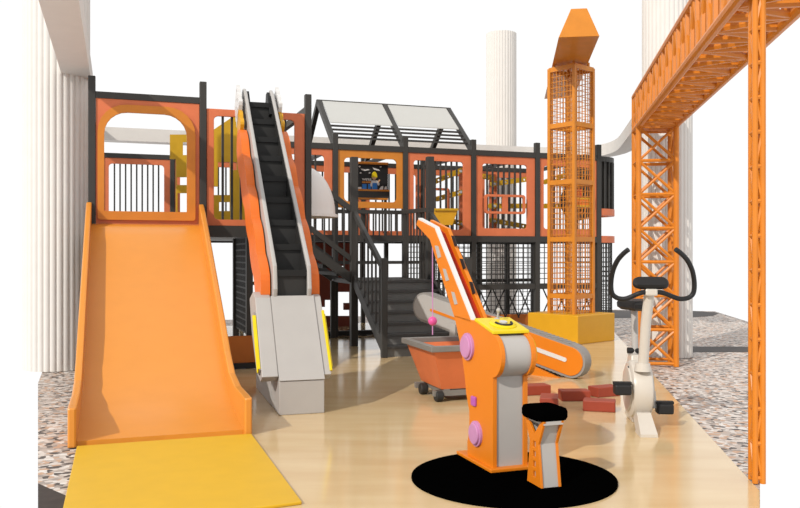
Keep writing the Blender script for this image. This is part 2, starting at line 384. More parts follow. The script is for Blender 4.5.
for q in ([(358, 187), (361.3, 187), (361.3, 189.5), (358, 189.5)], [(381, 186.5), (383, 186), (383, 189.5), (379, 189.5)], [(385, 186.5), (386.5, 186.5), (386.5, 189.5), (384, 189.5)]):
    flat(q, 'white_building', whitep, .01)
for q in ([(362, 181.4), (365.3, 181.4), (365.3, 183), (362, 183)], [(365.8, 181.4), (370.5, 181.4), (370.5, 183), (365.8, 183)]): flat(q, 'orange_word', amber, .01)
for q in ([(362, 184), (366.4, 184), (366.4, 189), (362, 189)], [(368, 184), (371, 184), (371, 189), (368, 189)]): flat(q, 'blue_word', blue, .01)
cu = bpy.data.curves.new('words', 'FONT'); cu.body = "WE'RE"; cu.size = .135; cu.extrude = .004; cu.offset = .004
tmp = bpy.data.objects.new('words_tmp', cu); COL.objects.link(tmp); bpy.context.view_layer.update()
me = bpy.data.meshes.new_from_object(tmp.evaluated_get(bpy.context.evaluated_depsgraph_get())); bpy.data.objects.remove(tmp)
wd = bpy.data.objects.new('words', me); COL.objects.link(wd); me.materials.append(whitep); wd.parent = bs
wx = [v.co.x for v in me.vertices]; sc_ = (sD(371.3, dB)-sD(362, dB))/(max(wx)-min(wx))
wd.location = W(sD(362, dB), dB-.012, zD(364, 180.5, dB))-org(bs); wd.rotation_euler = (PI/2, 0, A); wd.scale = (sc_, sc_*.9, 1)

# yellow scoop hanging at the frame
dS = 12.1
sc = thing('digger_scoop', 'yellow tapered digger scoop hanging at the frame behind the machine arm', 'scoop', W(sD(446, dS), dS, zD(446, 226, dS)))
def tp(px_, py_, d): return W(sD(px_, d), d, zD(px_, py_, d))
lo = [tp(437.5, 225, dS), tp(452.5, 225, dS), tp(452.5, 225, dS)+VV*.22, tp(437.5, 225, dS)+VV*.22]
up_ = [tp(434.5, 210.5, dS), tp(457.5, 210.5, dS), tp(457.5, 210.5, dS)+VV*.3, tp(434.5, 210.5, dS)+VV*.3]
cen = sum(up_, V())/4; ui = [p+(cen-p)*.1 for p in up_]; li = [p+(sum(lo, V())/4-p)*.12+Z*.02 for p in lo]
MB().loft([lo, up_, ui, li]).build('bucket', yel, sc)
MB().bar(tp(434.3, 209.5, dS)-VV*.01, tp(457.8, 209.5, dS)-VV*.01, .03, .035).build('lip', yel2, sc)
MB().bar(tp(446, 216, dS+.24), W(sD(448, D2), D2-.03, 1.63), .05, .05).build('bracket', dark, sc)

# mustard board shaped like a digger cab, on the tower deck
dY = 11.9
def yp(l_): return [(sD(x, dY), zD(x, y, dY)) for x, y in l_]
outer = yp([(170, 134.5), (206, 134.5), (213, 130), (236, 114.5), (250, 114.5)])+[(sD(250, dY), 1.6), (sD(176, dY), 1.6)]+yp([(176, 159), (170, 159)])
holes = [yp(h) for h in ([(183, 142), (192, 142), (192, 155), (183, 155)], [(177, 177), (189, 177), (189, 185), (177, 185)], [(177.5, 193), (187, 193), (187, 212), (177.5, 212)],
         [(218, 162), (230, 162), (230, 195), (211, 195), (211, 186.5), (218, 186.5)], [(232, 162), (237, 162), (237, 170), (232, 170)], [(219, 202), (230, 202), (230, 211), (219, 211)])]
MB().prism(outer, holes, *face(dY), .05).build('digger_cutout_board', yel2, label='mustard yellow board with rectangular cutouts and slanted top on the tower deck', cat='play panel')

# white quarter-dome hood at the tower side
hs = 2.155; hz = zD(320, 217.5, 9.9); hd = 9.93; R_, Hh = .4, .6
mb = MB()
for rad in (1, .93):
    rings = []
    for i in range(9):
        ph = PI/2*i/9; rings.append([W(hs+R_*rad*math.cos(ph)*math.cos(a), hd+R_*rad*math.cos(ph)*math.sin(a), hz+.03+Hh*rad*math.sin(ph)) for a in [-PI/2+PI*k/16 for k in range(17)]])
    rings.append([W(hs, hd, hz+.03+Hh*rad)]*17)
    mb.loft(rings, cap=False)
hood = thing('white_hood', 'white quarter dome hood fixed on the right post of the slide tower', 'hood', W(hs, hd, hz))
mb.build('dome', shellw, hood, smooth=True)
MB().prism([(hs+.43*math.cos(-PI/2+PI*k/16), hd+.43*math.sin(-PI/2+PI*k/16)) for k in range(17)], [], V((0, 0, hz)), U, VV, Z, .035).build('rim', shellw, hood)
MB().box(S[2]-.02, S[2]+.045, hd-.35, hd+.35, hz-.02, hz+.25).build('mount', dark, hood)

# ================================================================ stepped brick wall board behind the stairs
dW = 14.3
def wz(px_, py_): return (sD(px_, dW), max(0.0, zD(px_, py_, dW)))
wb = thing('brick_wall_board', 'dark red brick pattern board with stepped white openings behind the stairs', 'play panel', W(3.4, dW, 0))
q = [(sD(296, dW), 0), (sD(296, dW), 1.5), (sD(356, dW), 1.5), (sD(356, dW), 0)]
hl = [[wz(x, y) for x, y in h] for h in ([(314, 307), (325, 307), (325, 300), (332, 300), (332, 316), (314, 316)], [(337, 292), (350, 292), (350, 303), (344, 303), (344, 310), (350, 310), (350, 316), (337, 316)], [(337, 266), (344, 266), (344, 275), (337, 275)])]
MB().prism(q, hl, *face(dW), .06).build('board', wallred, wb)
mb = MB()
for k in range(1, 18):
    z_ = k*.083
    for a_, c_ in ((sD(297, dW), sD(313, dW)), (sD(351, dW), sD(356, dW))): mb.box(a_, c_, dW-.006, dW, z_-.008, z_+.008)
mb.build('mortar_lines', stone_dark, wb)

# ================================================================ stairs
st = thing('staircase', 'dark grey staircase with black handrails turning up to the play frame', 'staircase', W(3.7, 10.6, 0))
sL, sR, dF, dP = 3.16, 4.31, 9.79, 11.18
NS, ZL = 7, .93
for i in range(NS):
    d0 = dF+.04+(dP-dF-.04)*i/NS; z1 = ZL*(i+1)/NS
    MB().box(sL+.03, sR-.03, d0, d0+.03, z1-ZL/NS-.025 if i else 0, z1-.02).build('step', stepgrey, st)
    MB().box(sL+.03, sR-.03, d0-.025, d0+.24, z1-.03, z1).build('tread', treadg, st)
MB().box(sL, sR, dP, D2-.06, ZL-.06, ZL).build('landing', dark, st)
for s_ in (sL, sR):
    post(st, s_, dF, 1.25, 0, .075); post(st, s_, dP, 2.67 if s_ == sL else 2.72, 0, .1); post(st, s_, D2-.12, ZL-.05, 0, .07)
    MB().bar(W(s_, dF, .12), W(s_, dP, .95), .05, .14).build('stringer', dark, st)
    MB().bar(W(s_, dF, 1.1), W(s_, dP, 1.9), .05, .075).build('handrail', dark, st)
    for k in range(1, 8):
        f = k/8; d_ = dF+(dP-dF)*f
        MB().box(s_-.011, s_+.011, d_-.011, d_+.011, .12+.83*f, 1.1+.8*f).build('baluster', dark, st)
MB().bar(W(sR, dP, 1.95), W(sR, D2-.06, 1.97), .05, .06).build('handrail', dark, st)
for k in range(1, 9):
    d_ = dP+(D2-.1-dP)*k/9; MB().box(sR-.01, sR+.01, d_-.01, d_+.01, ZL, 1.95).build('baluster', dark, st)
# second flight, up to the tower deck on the left
for i in range(5):
    x1 = sL-.02-.2*i; z1 = ZL+(1.6-ZL)*(i+1)/6
    MB().box(x1-.22, x1, dP+.06, D2-.12, z1-.05, z1).build('tread', stepdk, st)
for d_ in (dP, D2-.12):
    for (za, zb_), h in (((1.9, 2.62), .075), ((1.2, 1.93), .07), ((.93, 1.62), .12)):
        MB().bar(W(sL, d_, za), W(S[2]+.05, d_, zb_), .05, h).build('handrail' if za > 1.5 else 'stringer', dark, st)
for k in range(1, 7):
    f = k/7; s_ = sL+(S[2]+.05-sL)*f; MB().box(s_-.01, s_+.01, dP-.01, dP+.01, .93+.7*f, 1.9+.72*f).build('baluster', dark, st)
# ================================================================ slide
sl = thing('slide', 'wide orange slide with low side walls running down from the tower', 'slide', W(.32, 7.6, 0))
prof = [(9.41, 1.625), (9.2, 1.59), (9.05, 1.5), (8.9, 1.395), (8.0, .845), (7.3, .415), (7.0, .25), (6.75, .145), (6.5, .085), (6.2, .05), (5.95, .035)]
O, X, Y, N = side(S[0]+.0)
low = [(d_, max(0.0, z_-.05)) for d_, z_ in prof]; low[-1] = (5.95, 0); low[-2] = (6.2, 0.005)
MB().prism(prof+low[::-1], [], O, X, Y, N, S[1]-S[0]).build('bed', slideo, sl, smooth=True)
wallp = [(9.41, 1.86), (9.2, 1.76), (8.9, 1.585), (8.0, 1.04), (7.5, .735), (7.1, .475), (6.8, .325), (6.45, .27), (5.9, .268)]
wl = wallp+[(5.9, 0.0), (6.3, 0), (6.8, .1), (9.41, 1.5)]
for s_, nm in ((S[0]-.055, 'side_wall'), (S[1]-.05, 'side_wall')):
    O, X, Y, N = side(s_); MB().prism(wl, [], O, X, Y, N, .055).build(nm, slideo, sl, bevel=.012)
c4 = [W(S[0]+.005, 5.885), W(S[1]-.005, 5.885), W(S[1]-.005, 4.185), W(S[0]+.0, 4.05)]
MB().prism([(p.x, p.y) for p in c4], [], V((0, 0, 0)), V((1, 0, 0)), V((0, 1, 0)), Z, .018).build('landing_mat', matyel, label='flat yellow landing mat on the floor at the foot of the orange slide', cat='mat', bevel=.005)

# ================================================================ escalator
ek = .03; en = math.hypot(1, ek); EV = (U*ek+VV)/en; EU = (U-VV*ek)/en; E0 = W(1.43, 7.05)
def E(a, b_, z): return E0+EU*a+EV*b_+Z*z
es = thing('toy_escalator', 'grey toy escalator with black steps rising to the tower, orange wavy sides', 'escalator', E(0, .4, 0))
def eprism(poly, a0, a1, holes=()): return MB().prism(poly, list(holes), E(a0, 0, 0), EV, Z, EU, a1-a0)
body = [(-.5, 0), (-.5, .27), (-.04, .93), (.0, .88), (.9, 1.25), (.95, 0)]
eprism([(-.5, 0), (-.5, .265), (-.03, .9), (.3, .9), (.9, .95), (.95, 0)], -.185, .185).build('base', greyp, es, bevel=.006)
eprism([(-.5, .275), (-.51, .28), (-.04, .94), (-.02, .92)], -.186, .186).build('cover_plate', greyp, es)
cas = [(-.38, .26), (-.475, .31), (-.035, .925), (.12, .97), (.35, .9), (.2, .62), (-.15, .3)]
for a0, a1 in ((-.32, -.187), (.187, .25)):
    o = eprism(cas, a0, a1).build('side_casing', greyp, es, bevel=.006)
    so = a0-.012 if a0 < 0 else a1
    strip = [(-.36, .31), (-.42, .36), (-.1, .8), (-.03, .8)]
    eprism(strip, so, so+.012).build('strip_ground', greyd, o)
    ring_ = [(-.36, .33), (-.405, .365), (-.11, .775), (-.05, .775)]
    MB().tube([E(so+(.0 if a0 < 0 else .012), p[0], p[1]) for p in ring_], .014, 6, True).build('yellow_strip', lemon, o)
    if a0 > 0: MB().tube([E(a1, -.46, .34), E(a1, -.12, .81)], .012, 6).build('yellow_strip', lemon, o)
NSt = 9; run, rise = 2.35/NSt, 2.05/NSt
for i in range(NSt):
    b0 = run*i; zt = .93+rise*(i+1)
    o = eprism([(b0, zt-rise-.01), (b0, zt-.05), (b0-.02, zt-.05), (b0-.02, zt), (b0+run+.04, zt), (b0+run+.04, zt-rise*.55)], -.132, .132).build('step', stepdk, es)
    eprism([(b0-.026, zt-.05), (b0-.026, zt+.004), (b0+.05, zt+.004), (b0+.05, zt), (b0-.02, zt-.002)], -.131, .131).build('nosing', stepbk, o)
sl_ = 2.12/2.35
for a0 in (-.185, .13):
    rail = [(-.03, .9), (-.07, 1.0), (-.03, 1.2), (2.12, 3.1), (2.24, 3.16), (2.34, 3.14), (2.42, 3.0), (2.42, 2.8), (2.3, 2.7), (.3, .9)]
    eprism(rail, a0+(.018 if a0 < 0 else 0), a0+(.055 if a0 < 0 else .037)).build('side_rail', greyp, es, bevel=.01)
for a0 in (-.1305, .126):
    eprism([(-.02, .9), (-.02, 1.165), (2.12, 3.075), (2.3, 3.1), (2.38, 2.8)], a0, a0+.004).build('inner_skirt', stepdk, es)
for a0 in (-.13, .1):
    eprism([(2.0, 2.85), (2.16, 3.06), (2.22, 3.13), (2.3, 3.12), (2.35, 3.0), (2.3, 2.8)], a0, a0+.03).build('handrail_end', black, es)
MB().bar(E(0, 1.9, 2.45), E(0, 2.45, 2.9), .25, .12).build('under_frame', dark, es)
MB().bar(E(0, .9, 1.15), E(0, 2.4, 2.55), .2, .1).build('under_frame', dark, es)
MB().bar(E(0, 2.38, 1.6), E(0, 2.38, 2.85), .2, .06).build('support_leg', dark, es)
def wavy(t0, t1, n0, n1, amp, per, k=60):
    d = V((2.35, 2.12)).normalized(); nn = V((-d.y, d.x)); B = V((0, .9)); top = []; bot = []
    for i in range(k+1):
        t = t0+(t1-t0)*i/k; w_ = amp*abs(math.sin(PI*(t-t0)/per)); e_ = min(1, (i/k)/.06, (1-i/k)/.04)**.5
        m_ = (n0+n1)/2
        p = B+d*t+nn*(m_+(n1+w_-m_)*e_); q_ = B+d*t+nn*(m_+(n0-w_-m_)*e_); top.append((p.x, p.y)); bot.append((q_.x, q_.y))
    return top+bot[::-1]
for a0 in (-.26, .175):
    eprism(wavy(.02, 2.6, -.22, .08, .05, .5), a0, a0+.08).build('wavy_side', neon, es, bevel=.012)
    eprism(wavy(2.52, 2.86, -.1, .12, .03, .14, 20), a0+.02, a0+.06).build('yellow_side', yel, es)
    d = V((2.35, 2.12)).normalized(); nn = V((-d.y, d.x)); pts = wavy(2.8, 3.2, -.1, .2, .03, .12, 24)
    hc = [V((0, .9))+d*t_+nn*n_ for t_, n_ in ((2.9, -.03), (2.9, .07), (2.99, .03), (2.99, .14), (3.08, -.03), (3.08, .08), (3.12, .17))]
    eprism(pts, a0+.02, a0+.06, [circ(h.x, h.y, .025, 8) for h in hc]).build('perforated_side', whitep, es)

# ================================================================ tower crane
cb = V((2.54, 11.72, 0)); cu_, cv_ = axes(41.4); cw = .92
ctr = cb+cu_*(cw/2)+cv_*(cw/2); mw = .455
cr_ = thing('tower_crane', 'orange play tower crane with meshed mast on a yellow block', 'crane', ctr)
MB().obox(ctr+Z*.2075, cu_, cv_, Z, cw, cw, .415).build('base_block', yel, cr_, bevel=.012)
def cp(i, j, z): return ctr+cu_*(mw/2*i)+cv_*(mw/2*j)+Z*z
zl = [.67, 1.52, 2.37, 3.22, 4.07]
cor = [(-1, -1), (1, -1), (1, 1), (-1, 1)]
for i, j in cor: MB().obox(cp(i, j, (.41+4.09)/2), cu_, cv_, Z, .048, .048, 4.09-.41).build('corner_post', craneo, cr_)
for z_ in zl:
    for k in range(4):
        a = cp(*cor[k], z_); c = cp(*cor[(k+1) % 4], z_)
        MB().bar(a, c, .04, .07).build('ring_bar', craneo, cr_)
for k in range(4):
    a = cp(*cor[k], 0); c = cp(*cor[(k+1) % 4], 0); mb = MB(); d = (c-a); X = d.normalized(); Nn = X.cross(Z)
    for i in range(1, 7): mb.obox(a+d*(i/7)+Z*2.24, X, Nn, Z, .008, .008, 3.66)
    nz = 44
    for q in range(nz): mb.obox(a+d*.5+Z*(.44+3.6*q/nz), X, Nn, Z, mw, .007, .008)
    mb.build('mast_mesh', craneo, cr_)
for i, j in cor: MB().obox(cp(i*.8, j*.8, 4.12), cu_, cv_, Z, .03, .03, .12).build('bracket', craneo, cr_)
jd = V((.132, 1, 0)).normalized(); jx = V((jd.y, -jd.x, 0)); jo = V((2.34, 10.72, 4.14))
def tr(o, w0, w1, z0, z1): return [o-jx*w0/2+Z*z0, o+jx*w0/2+Z*z0, o+jx*w1/2+Z*z1, o-jx*w1/2+Z*z1]
MB().loft([tr(jo, .525, .205, 0, .37), tr(jo+jd*4.3, .525, .205, 0, .37)]).build('jib', craneo, cr_, bevel=.004)

# ================================================================ orange lattice gantry
gd = V((.166, .986, 0)).normalized(); gx = V((gd.y, -gd.x, 0))
FR = V((3.19, 9.47, 0)); gw = .42; FL = FR-gx*gw
ga = thing('lattice_gantry', 'orange lattice gantry, two legs and an overhead truss along the floor edge', 'gantry', FR-gx*gw/2)
def lattice(mb, a0, a1, b0, b1, n, r, cross=True, rung=True):
    """zigzag or crossed braces between two chords a and b"""
    for k in range(n):
        p0 = a0+(a1-a0)*(k/n); p1 = a0+(a1-a0)*((k+1)/n); q0 = b0+(b1-b0)*(k/n); q1 = b0+(b1-b0)*((k+1)/n)
        if cross: mb.tube([p0, q1], r, 6); mb.tube([q0, p1], r, 6)
        else: mb.tube([p0, q1] if k % 2 else [q0, p1], r, 6)
        if rung: mb.tube([p0, q0], r*1.15, 6)
    if rung: mb.tube([a1, b1], r*1.15, 6)
    return mb
zt_ = 2.79
def leg(foot, w, dep, hgt, n, r=.033):
    rb = .018 if r > .03 else .012
    c = [foot, foot+gx*w, foot+gx*w+gd*dep, foot+gd*dep]
    L = MB().tube([c[0], c[0]+Z*hgt], r, 10).build('leg', trusso, ga)
    for k in (1, 2, 3): MB().tube([c[k], c[k]+Z*hgt], r, 10).build('chord', trusso, L)
    for k in range(4):
        a, b_ = c[k]+Z*.03, c[(k+1) % 4]+Z*.03; h_ = Z*(hgt-.06)
        lattice(MB(), a, a+h_, b_, b_+h_, n, rb, cross=(k in (0, 2) and w > .1)).build('lattice_face', trusso, L)
    return L
leg(FL, gw, gw, 3.2, 8)
ngl = V((2.03, 4.74, 0))-gd*.09
leg(ngl, .04, .09, 3.2, 16, .017)
g0 = FL+gd*gw; Lb = (g0-ngl).dot(gd)
bc = [g0+Z*zt_, g0+gx*gw+Z*zt_, g0+gx*gw+Z*3.2, g0+Z*3.2]
bt = MB().tube([bc[0], bc[0]-gd*Lb], .036, 10).build('beam', trusso, ga)
for k in (1, 2, 3): MB().tube([bc[k], bc[k]-gd*Lb], .036, 10).build('chord', trusso, bt)
for k in range(4):
    a, b_ = bc[k], bc[(k+1) % 4]; mb = lattice(MB(), a, a-gd*Lb, b_, b_-gd*Lb, 26 if k in (1, 3) else 20, .024, cross=False, rung=k in (0, 2))
    if k == 0:
        for q in range(21): mb.bar(a-gd*(Lb*q/20), b_-gd*(Lb*q/20), .09, .02)
    if k in (1, 3):
        for q in range(26): mb.tube([a-gd*(Lb*(q+.5)/26), b_-gd*(Lb*(q+.5)/26)], .024, 6)
    mb.build('lattice_face', trusso, bt)

# ================================================================ round mat, digger machine, stool
mc = V((.656, 4.76, 0)); rm = MB(); rm.lathe(mc+Z*.0, Z, [(.59, 0), (.59, .012), (.58, .016)], 64)
rm.build('round_mat', jet, label='round black mat on the floor under the orange digger machine and stool', cat='mat')
B0 = V((.547, 4.845, .016)); BU, BV = axes(20)
def Bw(a, b_, z): return V((B0.x, B0.y, 0))+BU*a+BV*b_+Z*z
def mp_(px_, py_, a=0):
    P = hit(px_, py_, Bw(a, 0, 0), BU); return ((P-Bw(0, 0, 0)).dot(BV), P.z)
BW = .235
mach = thing('digger_machine', 'orange and grey toy digger console with raised arm on the round black mat', 'toy digger', Bw(BW/2, .2, .016))
def bpr(poly, a0, a1, holes=(), base=0): return MB().prism(poly, list(holes), Bw(a0, 0, 0), BV, Z, BU, a1-a0)
MB().obox(Bw(BW/2+.0, .21, .026), BU, BV, Z, BW+.06, .5, .02).build('base_plate', macho, mach, bevel=.004)
arc_ = [(.015+.125*math.cos(math.radians(t)), .697+.13*math.sin(math.radians(t))) for t in range(262, 96, -10)]
tb = mp_(475, 321)
outl = [(0, .03), (0, .567)]+arc_+[(0.0, .826), tb, mp_(454, 315), mp_(461, 349), mp_(464.8, 379), mp_(466, 393), mp_(469, 410), mp_(469.3, 428), mp_(467.2, 442), (mp_(467.4, 455)[0], .03)]
for a0, nm in ((0, 'side_panel'), (BW-.03, 'side_panel')): bpr(outl, a0, a0+.03).build(nm, macho, mach, bevel=.005)
core = [(.012, .03), (.012, .57)]+[(.015+.112*math.cos(math.radians(t)), .697+.118*math.sin(math.radians(t))) for t in range(255, 96, -10)]+[(.012, .815), (tb[0]-.02, tb[1]-.015), (.36, .6), (.38, .03)]
bpr(core, .03, BW-.03).build('body', greyp, mach, smooth=True)
# sloped yellow console
cx_, cz_ = tb[0], tb[1]
o = bpr([(-.012, .826), (cx_, cz_), (cx_, cz_+.018), (-.012, .844)], -.004, BW+.004).build('console_top', lemon, mach, bevel=.003)
ct = V((cx_, cz_-.826)).normalized(); CY_ = BV*ct.x+Z*ct.y; CN = BU.cross(CY_).normalized(); CN = CN if CN.z > 0 else -CN
cc = Bw(BW/2+.005, cx_*.45, .844+(cz_-.826)*.45)
MB().lathe(cc, CN, [(.085, 0), (.085, .006), (.07, .014)], 28).build('dial', lemon, o)
MB().tube([cc+CN*.016+BU*(.052*math.cos(t))+CY_*(.06*math.sin(t)) for t in [math.radians(185+170*k/14) for k in range(15)]], .008, 6).build('smile', black, o)
MB().lathe(cc+CN*.012-CY_*.005, CN, [(.024, 0), (.024, .01)], 18).build('button', silver, o)
jj = cc+CY_*.075+BU*.0
MB().lathe(jj, CN, [(.022, 0), (.02, .012), (.006, .02), (.006, .055), (.012, .06), (.014, .07), (.008, .08)], 12).build('joystick', greyp, o)
# arm
AW = .125
armp = [mp_(471.5, 323), mp_(434, 228), mp_(417.7, 219.5), mp_(416, 224.5), mp_(429.6, 239.6), mp_(454, 317)]
hls = [[mp_(*p) for p in h] for h in ([(435, 245.5), (438.3, 245.9), (441.3, 257), (438.2, 258.2)], [(443, 268.6), (445.8, 269), (449.2, 280.2), (446.2, 281.2)], [(451.5, 291.6), (454.4, 292.3), (457.7, 304), (454.8, 304.6)])]
arm = bpr(armp, .0, .03).build('arm', macho, mach, bevel=.004)
for h in hls: bpr(h, -.003, .002).build('pale_inset', greyp, arm)
for h in ([(451.5, 235.5), (454.5, 236), (457.5, 245.5), (455, 246.5)], [(460, 258.5), (463, 259), (466, 268), (463.5, 269.5)], [(469.5, 281.5), (472.5, 282), (475.5, 293), (473, 294.5)]):
    bpr([mp_(x, y, AW-.025) for x, y in h], AW-.029, AW-.024).build('dark_inset', stepdk, arm)
bpr(armp, AW-.025, AW).build('arm_panel', macho, arm, bevel=.004)
inn = [tuple(V(p)+(V(q)-V(p)).normalized()*.05) for p, q in zip(armp[:3], (armp[5], armp[4], armp[4]))]
fl = [inn[0], inn[1], inn[2], tuple(V(inn[2])+V((0, -.02))), tuple(V(inn[1])+V((.02, -.02))), tuple(V(inn[0])+V((.02, -.02)))]
bpr(fl, .03, AW-.025).build('arm_floor', redin, arm)
e1 = [V(p) for p in armp[:3]]
up2 = V((-.7, .7))*.012
bpr([tuple(p) for p in e1]+[tuple(e1[2]+V((-.004, .012))), tuple(e1[1]+up2), tuple(e1[0]+up2)], .004, .036).build('white_strip', whitep, arm)
for (px_, py_, r_) in ((468.5, 346.5, .086), (477, 433.5, .078)):
    b_, z_ = mp_(px_, py_)
    MB().lathe(Bw(0, b_, z_), -BU, [(r_, 0), (r_, .014), (r_*.84, .016), (r_*.84, .026), (r_*.78, .03)], 26).build('round_button', lilac, mach, smooth=True)
b_, z_ = mp_(474.8, 401); MB().obox(Bw(-.008, b_, z_), BU, BV, Z, .02, .06, .06).build('square_button', violet, mach, bevel=.008)
MB().lathe(Bw(BW, .05, .70), BU, [(.11, 0), (.11, .03), (.09, .04)], 26).build('round_button', lemon, mach)
b_, z_ = mp_(431.5, 241, AW/2); rp = Bw(AW/2, b_-.02, 0)
MB().tube([rp+Z*(z_+.03), rp+Z*.72], .0045, 6).build('cord', lilac, mach)
zb_ = hit(431, 321, rp, BV).z
MB().lathe(rp+Z*zb_, Z, [(.033*math.sin(PI*k/12), -.033*math.cos(PI*k/12)) for k in range(13)], 18).build('ball', pink, mach, smooth=True)

SU, SV = axes(18); s0_ = V((.772, 4.485, 0))
def Sw(a, b_, z): return s0_+SU*a+SV*b_+Z*z
stl = thing('stool', 'small stool with black padded seat, orange sides and grey front on the mat', 'stool', Sw(.062, .085, .016))
sp = [(0, .016), (.035, .25), (-.03, .385), (.0, .385), (.085, .30), (.17, .385), (.2, .385), (.135, .25), (.17, .016)]
sh = [rect(.068, z_, .1, z_+.034) for z_ in (.06, .115, .17, .225)]
for a0 in (0, .11): MB().prism(sp, sh, Sw(a0, 0, 0), SV, Z, SU, .015).build('side_panel', macho, stl, bevel=.002)
MB().prism([(.008, .016), (.043, .25), (.004, .36), (.085, .27), (.166, .36), (.127, .25), (.162, .016)], [], Sw(.015, 0, 0), SV, Z, SU, .095).build('body', greyp, stl)
MB().obox(Sw(.0625, .085, .375), SU, SV, Z, .12, .22, .02).build('seat_plate', greyp, stl)
pad = rr(-.035, -.03, .165, .2, .045, 6)
MB().loft([[Sw(.064+(p[0]-.064)*k, .085+(p[1]-.085)*k, z_) for p in pad] for k, z_ in ((.93, .385), (1, .4), (1, .43), (.94, .447), (.8, .452))]).build('seat', jet, stl, smooth=True)

# ================================================================ mine cart
c0 = V((.269, 7.02, 0)); KU, KV = axes(18); kw, kl, kz = .74, .83, .5
def Kw(a, b_, z): return c0+KU*a+KV*b_+Z*z
ca = thing('mine_cart', 'orange toy mine cart with grey rim and black wheels behind the digger machine', 'cart', Kw(kw/2, kl/2, 0))
def kr(m, z): return [Kw(m, m, z), Kw(kw-m, m, z), Kw(kw-m, kl-m, z), Kw(m, kl-m, z)]
MB().loft([kr(.15, .11), kr(.035, kz-.03), kr(.055, kz-.03), kr(.17, .13)]).build('tub', cart_o, ca)
rO, rI = [(0, 0), (kw, 0), (kw, kl), (0, kl)], [(.06, .06), (kw-.06, .06), (kw-.06, kl-.06), (.06, kl-.06)]
MB().prism(rO, [rI], Kw(0, 0, kz-.045), KU, KV, Z, .05).build('rim', cart_g, ca, bevel=.006)
MB().obox(Kw(kw/2, .17, .075), KU, KV, Z, kw-.16, .05, .05).build('axle_bar', cart_g, ca)
MB().obox(Kw(kw/2, kl-.17, .075), KU, KV, Z, kw-.16, .05, .05).build('axle_bar', cart_g, ca)
for a_ in (.2, kw-.2): MB().obox(Kw(a_, kl/2, .09), KU, KV, Z, .06, kl-.3, .05).build('chassis_bar', cart_g, ca)
for a_ in (.13, kw-.13):
    for b_ in (.17, kl-.26):
        MB().lathe(Kw(a_-.035, b_, .052), KU, [(.042, 0), (.052, .01), (.052, .06), (.042, .07)], 18).build('wheel', stepdk, ca, smooth=True)

# ================================================================ conveyor
q0, q1 = V((.33, 9.95, .66)), V((1.82, 8.6, .18))
cd = (q1-q0); cL = cd.length; cX = cd/cL; cN = V((-cX.y, cX.x, 0)).normalized(); cYv = cX.cross(cN); cYv = cYv if cYv.z > 0 else -cYv
cn = thing('conveyor', 'long grey and orange toy conveyor belt sloping down beside the yellow block', 'conveyor', (q0+q1)/2*1-Z*((q0+q1)/2).z)
def stad(r, x0=0, x1=None, n=10):
    x1 = cL if x1 is None else x1
    return [(x1+r*math.cos(t), r*math.sin(t)) for t in [-PI/2+PI*k/n for k in range(n+1)]]+[(x0+r*math.cos(t), r*math.sin(t)) for t in [PI/2+PI*k/n for k in range(n+1)]]
cw2 = .065
MB().prism(stad(.175), [stad(.15)], q0-cN*cw2, cX, cYv, cN, cw2*2).build('belt', greyd, cn, smooth=True)
for sg in (-1, 1):
    mb = MB(); mb.obox(q0+cX*(cL/2)+cYv*(sg*.1745), cX, cN, cYv, cL, cw2*2, .003)
    for k in range(int(cL/.05)): mb.obox(q0+cX*(k*.05)+cYv*(sg*.177), cX, cN, cYv, .02, cw2*2, .006)
    mb.build('belt_ribs', greyd, cn)
front = -1 if cN.y > 0 else 1
def side_plate(poly, holes, off, t, name, mat, par=cn):
    return MB().prism(poly, list(holes), q0+cN*(front*(cw2-off)), cX, cYv, cN*front, t).build(name, mat, par, bevel=.004)
def part_stad(r, xa, xb, ra=True, rb=True, n=10):
    p = [(xb+r*math.cos(t), r*math.sin(t)) for t in [-PI/2+PI*k/n for k in range(n+1)]] if rb else [(xb, -r), (xb, r)]
    return p+([(xa+r*math.cos(t), r*math.sin(t)) for t in [PI/2+PI*k/n for k in range(n+1)]] if ra else [(xa, r), (xa, -r)])
mid = cL*.5
gp_ = side_plate(part_stad(.15, 0, mid, True, False), [], .02, .03, 'side_plate', greyp)
MB().prism(part_stad(.016, .13, mid-.1), [], q0+cN*(front*(cw2+.005)), cX, cYv, cN*front, .012).build('orange_strip', macho, gp_)
op_ = side_plate(part_stad(.15, mid, cL, False, True), [], .02, .03, 'side_plate', macho)
MB().prism(part_stad(.022, mid+.15, cL-.06), [], q0+cN*(front*(cw2+.005)), cX, cYv, cN*front, .012).build('white_strip', whitep, op_)
MB().prism(stad(.15), [], q0-cN*(front*cw2), cX, cYv, cN*front, .03).build('back_plate', greyp, cn)
hx = V((cX.x, cX.y, 0)).normalized()
for off in (-.12, .08):
    fq = q1+cN*(front*(-off))*0+cN*off; fq.z = 0
    sf = MB().prism([(-.1, .0), (-1.25, .0), (-1.25, .335)], [[(-.4, .035), (-1.2, .035), (-1.2, .26)]], fq, hx, Z, cN, .04).build('stand_frame', macho, cn)
    MB().prism([(-.36, .025), (-1.22, .025), (-1.22, .27)], [], fq+cN*.015, hx, Z, cN, .01).build('stand_plate', greyp, sf)
    MB().prism([(-1.6, 0), (-1.52, 0), (-1.48, .48), (-1.56, .5)], [], fq, hx, Z, cN, .04).build('stand_leg', greyp, cn)
MB().obox(V((q1.x, q1.y, .02))-hx*.3, hx, cN, Z, .14, .22, .04).build('foot_block', dark, cn)

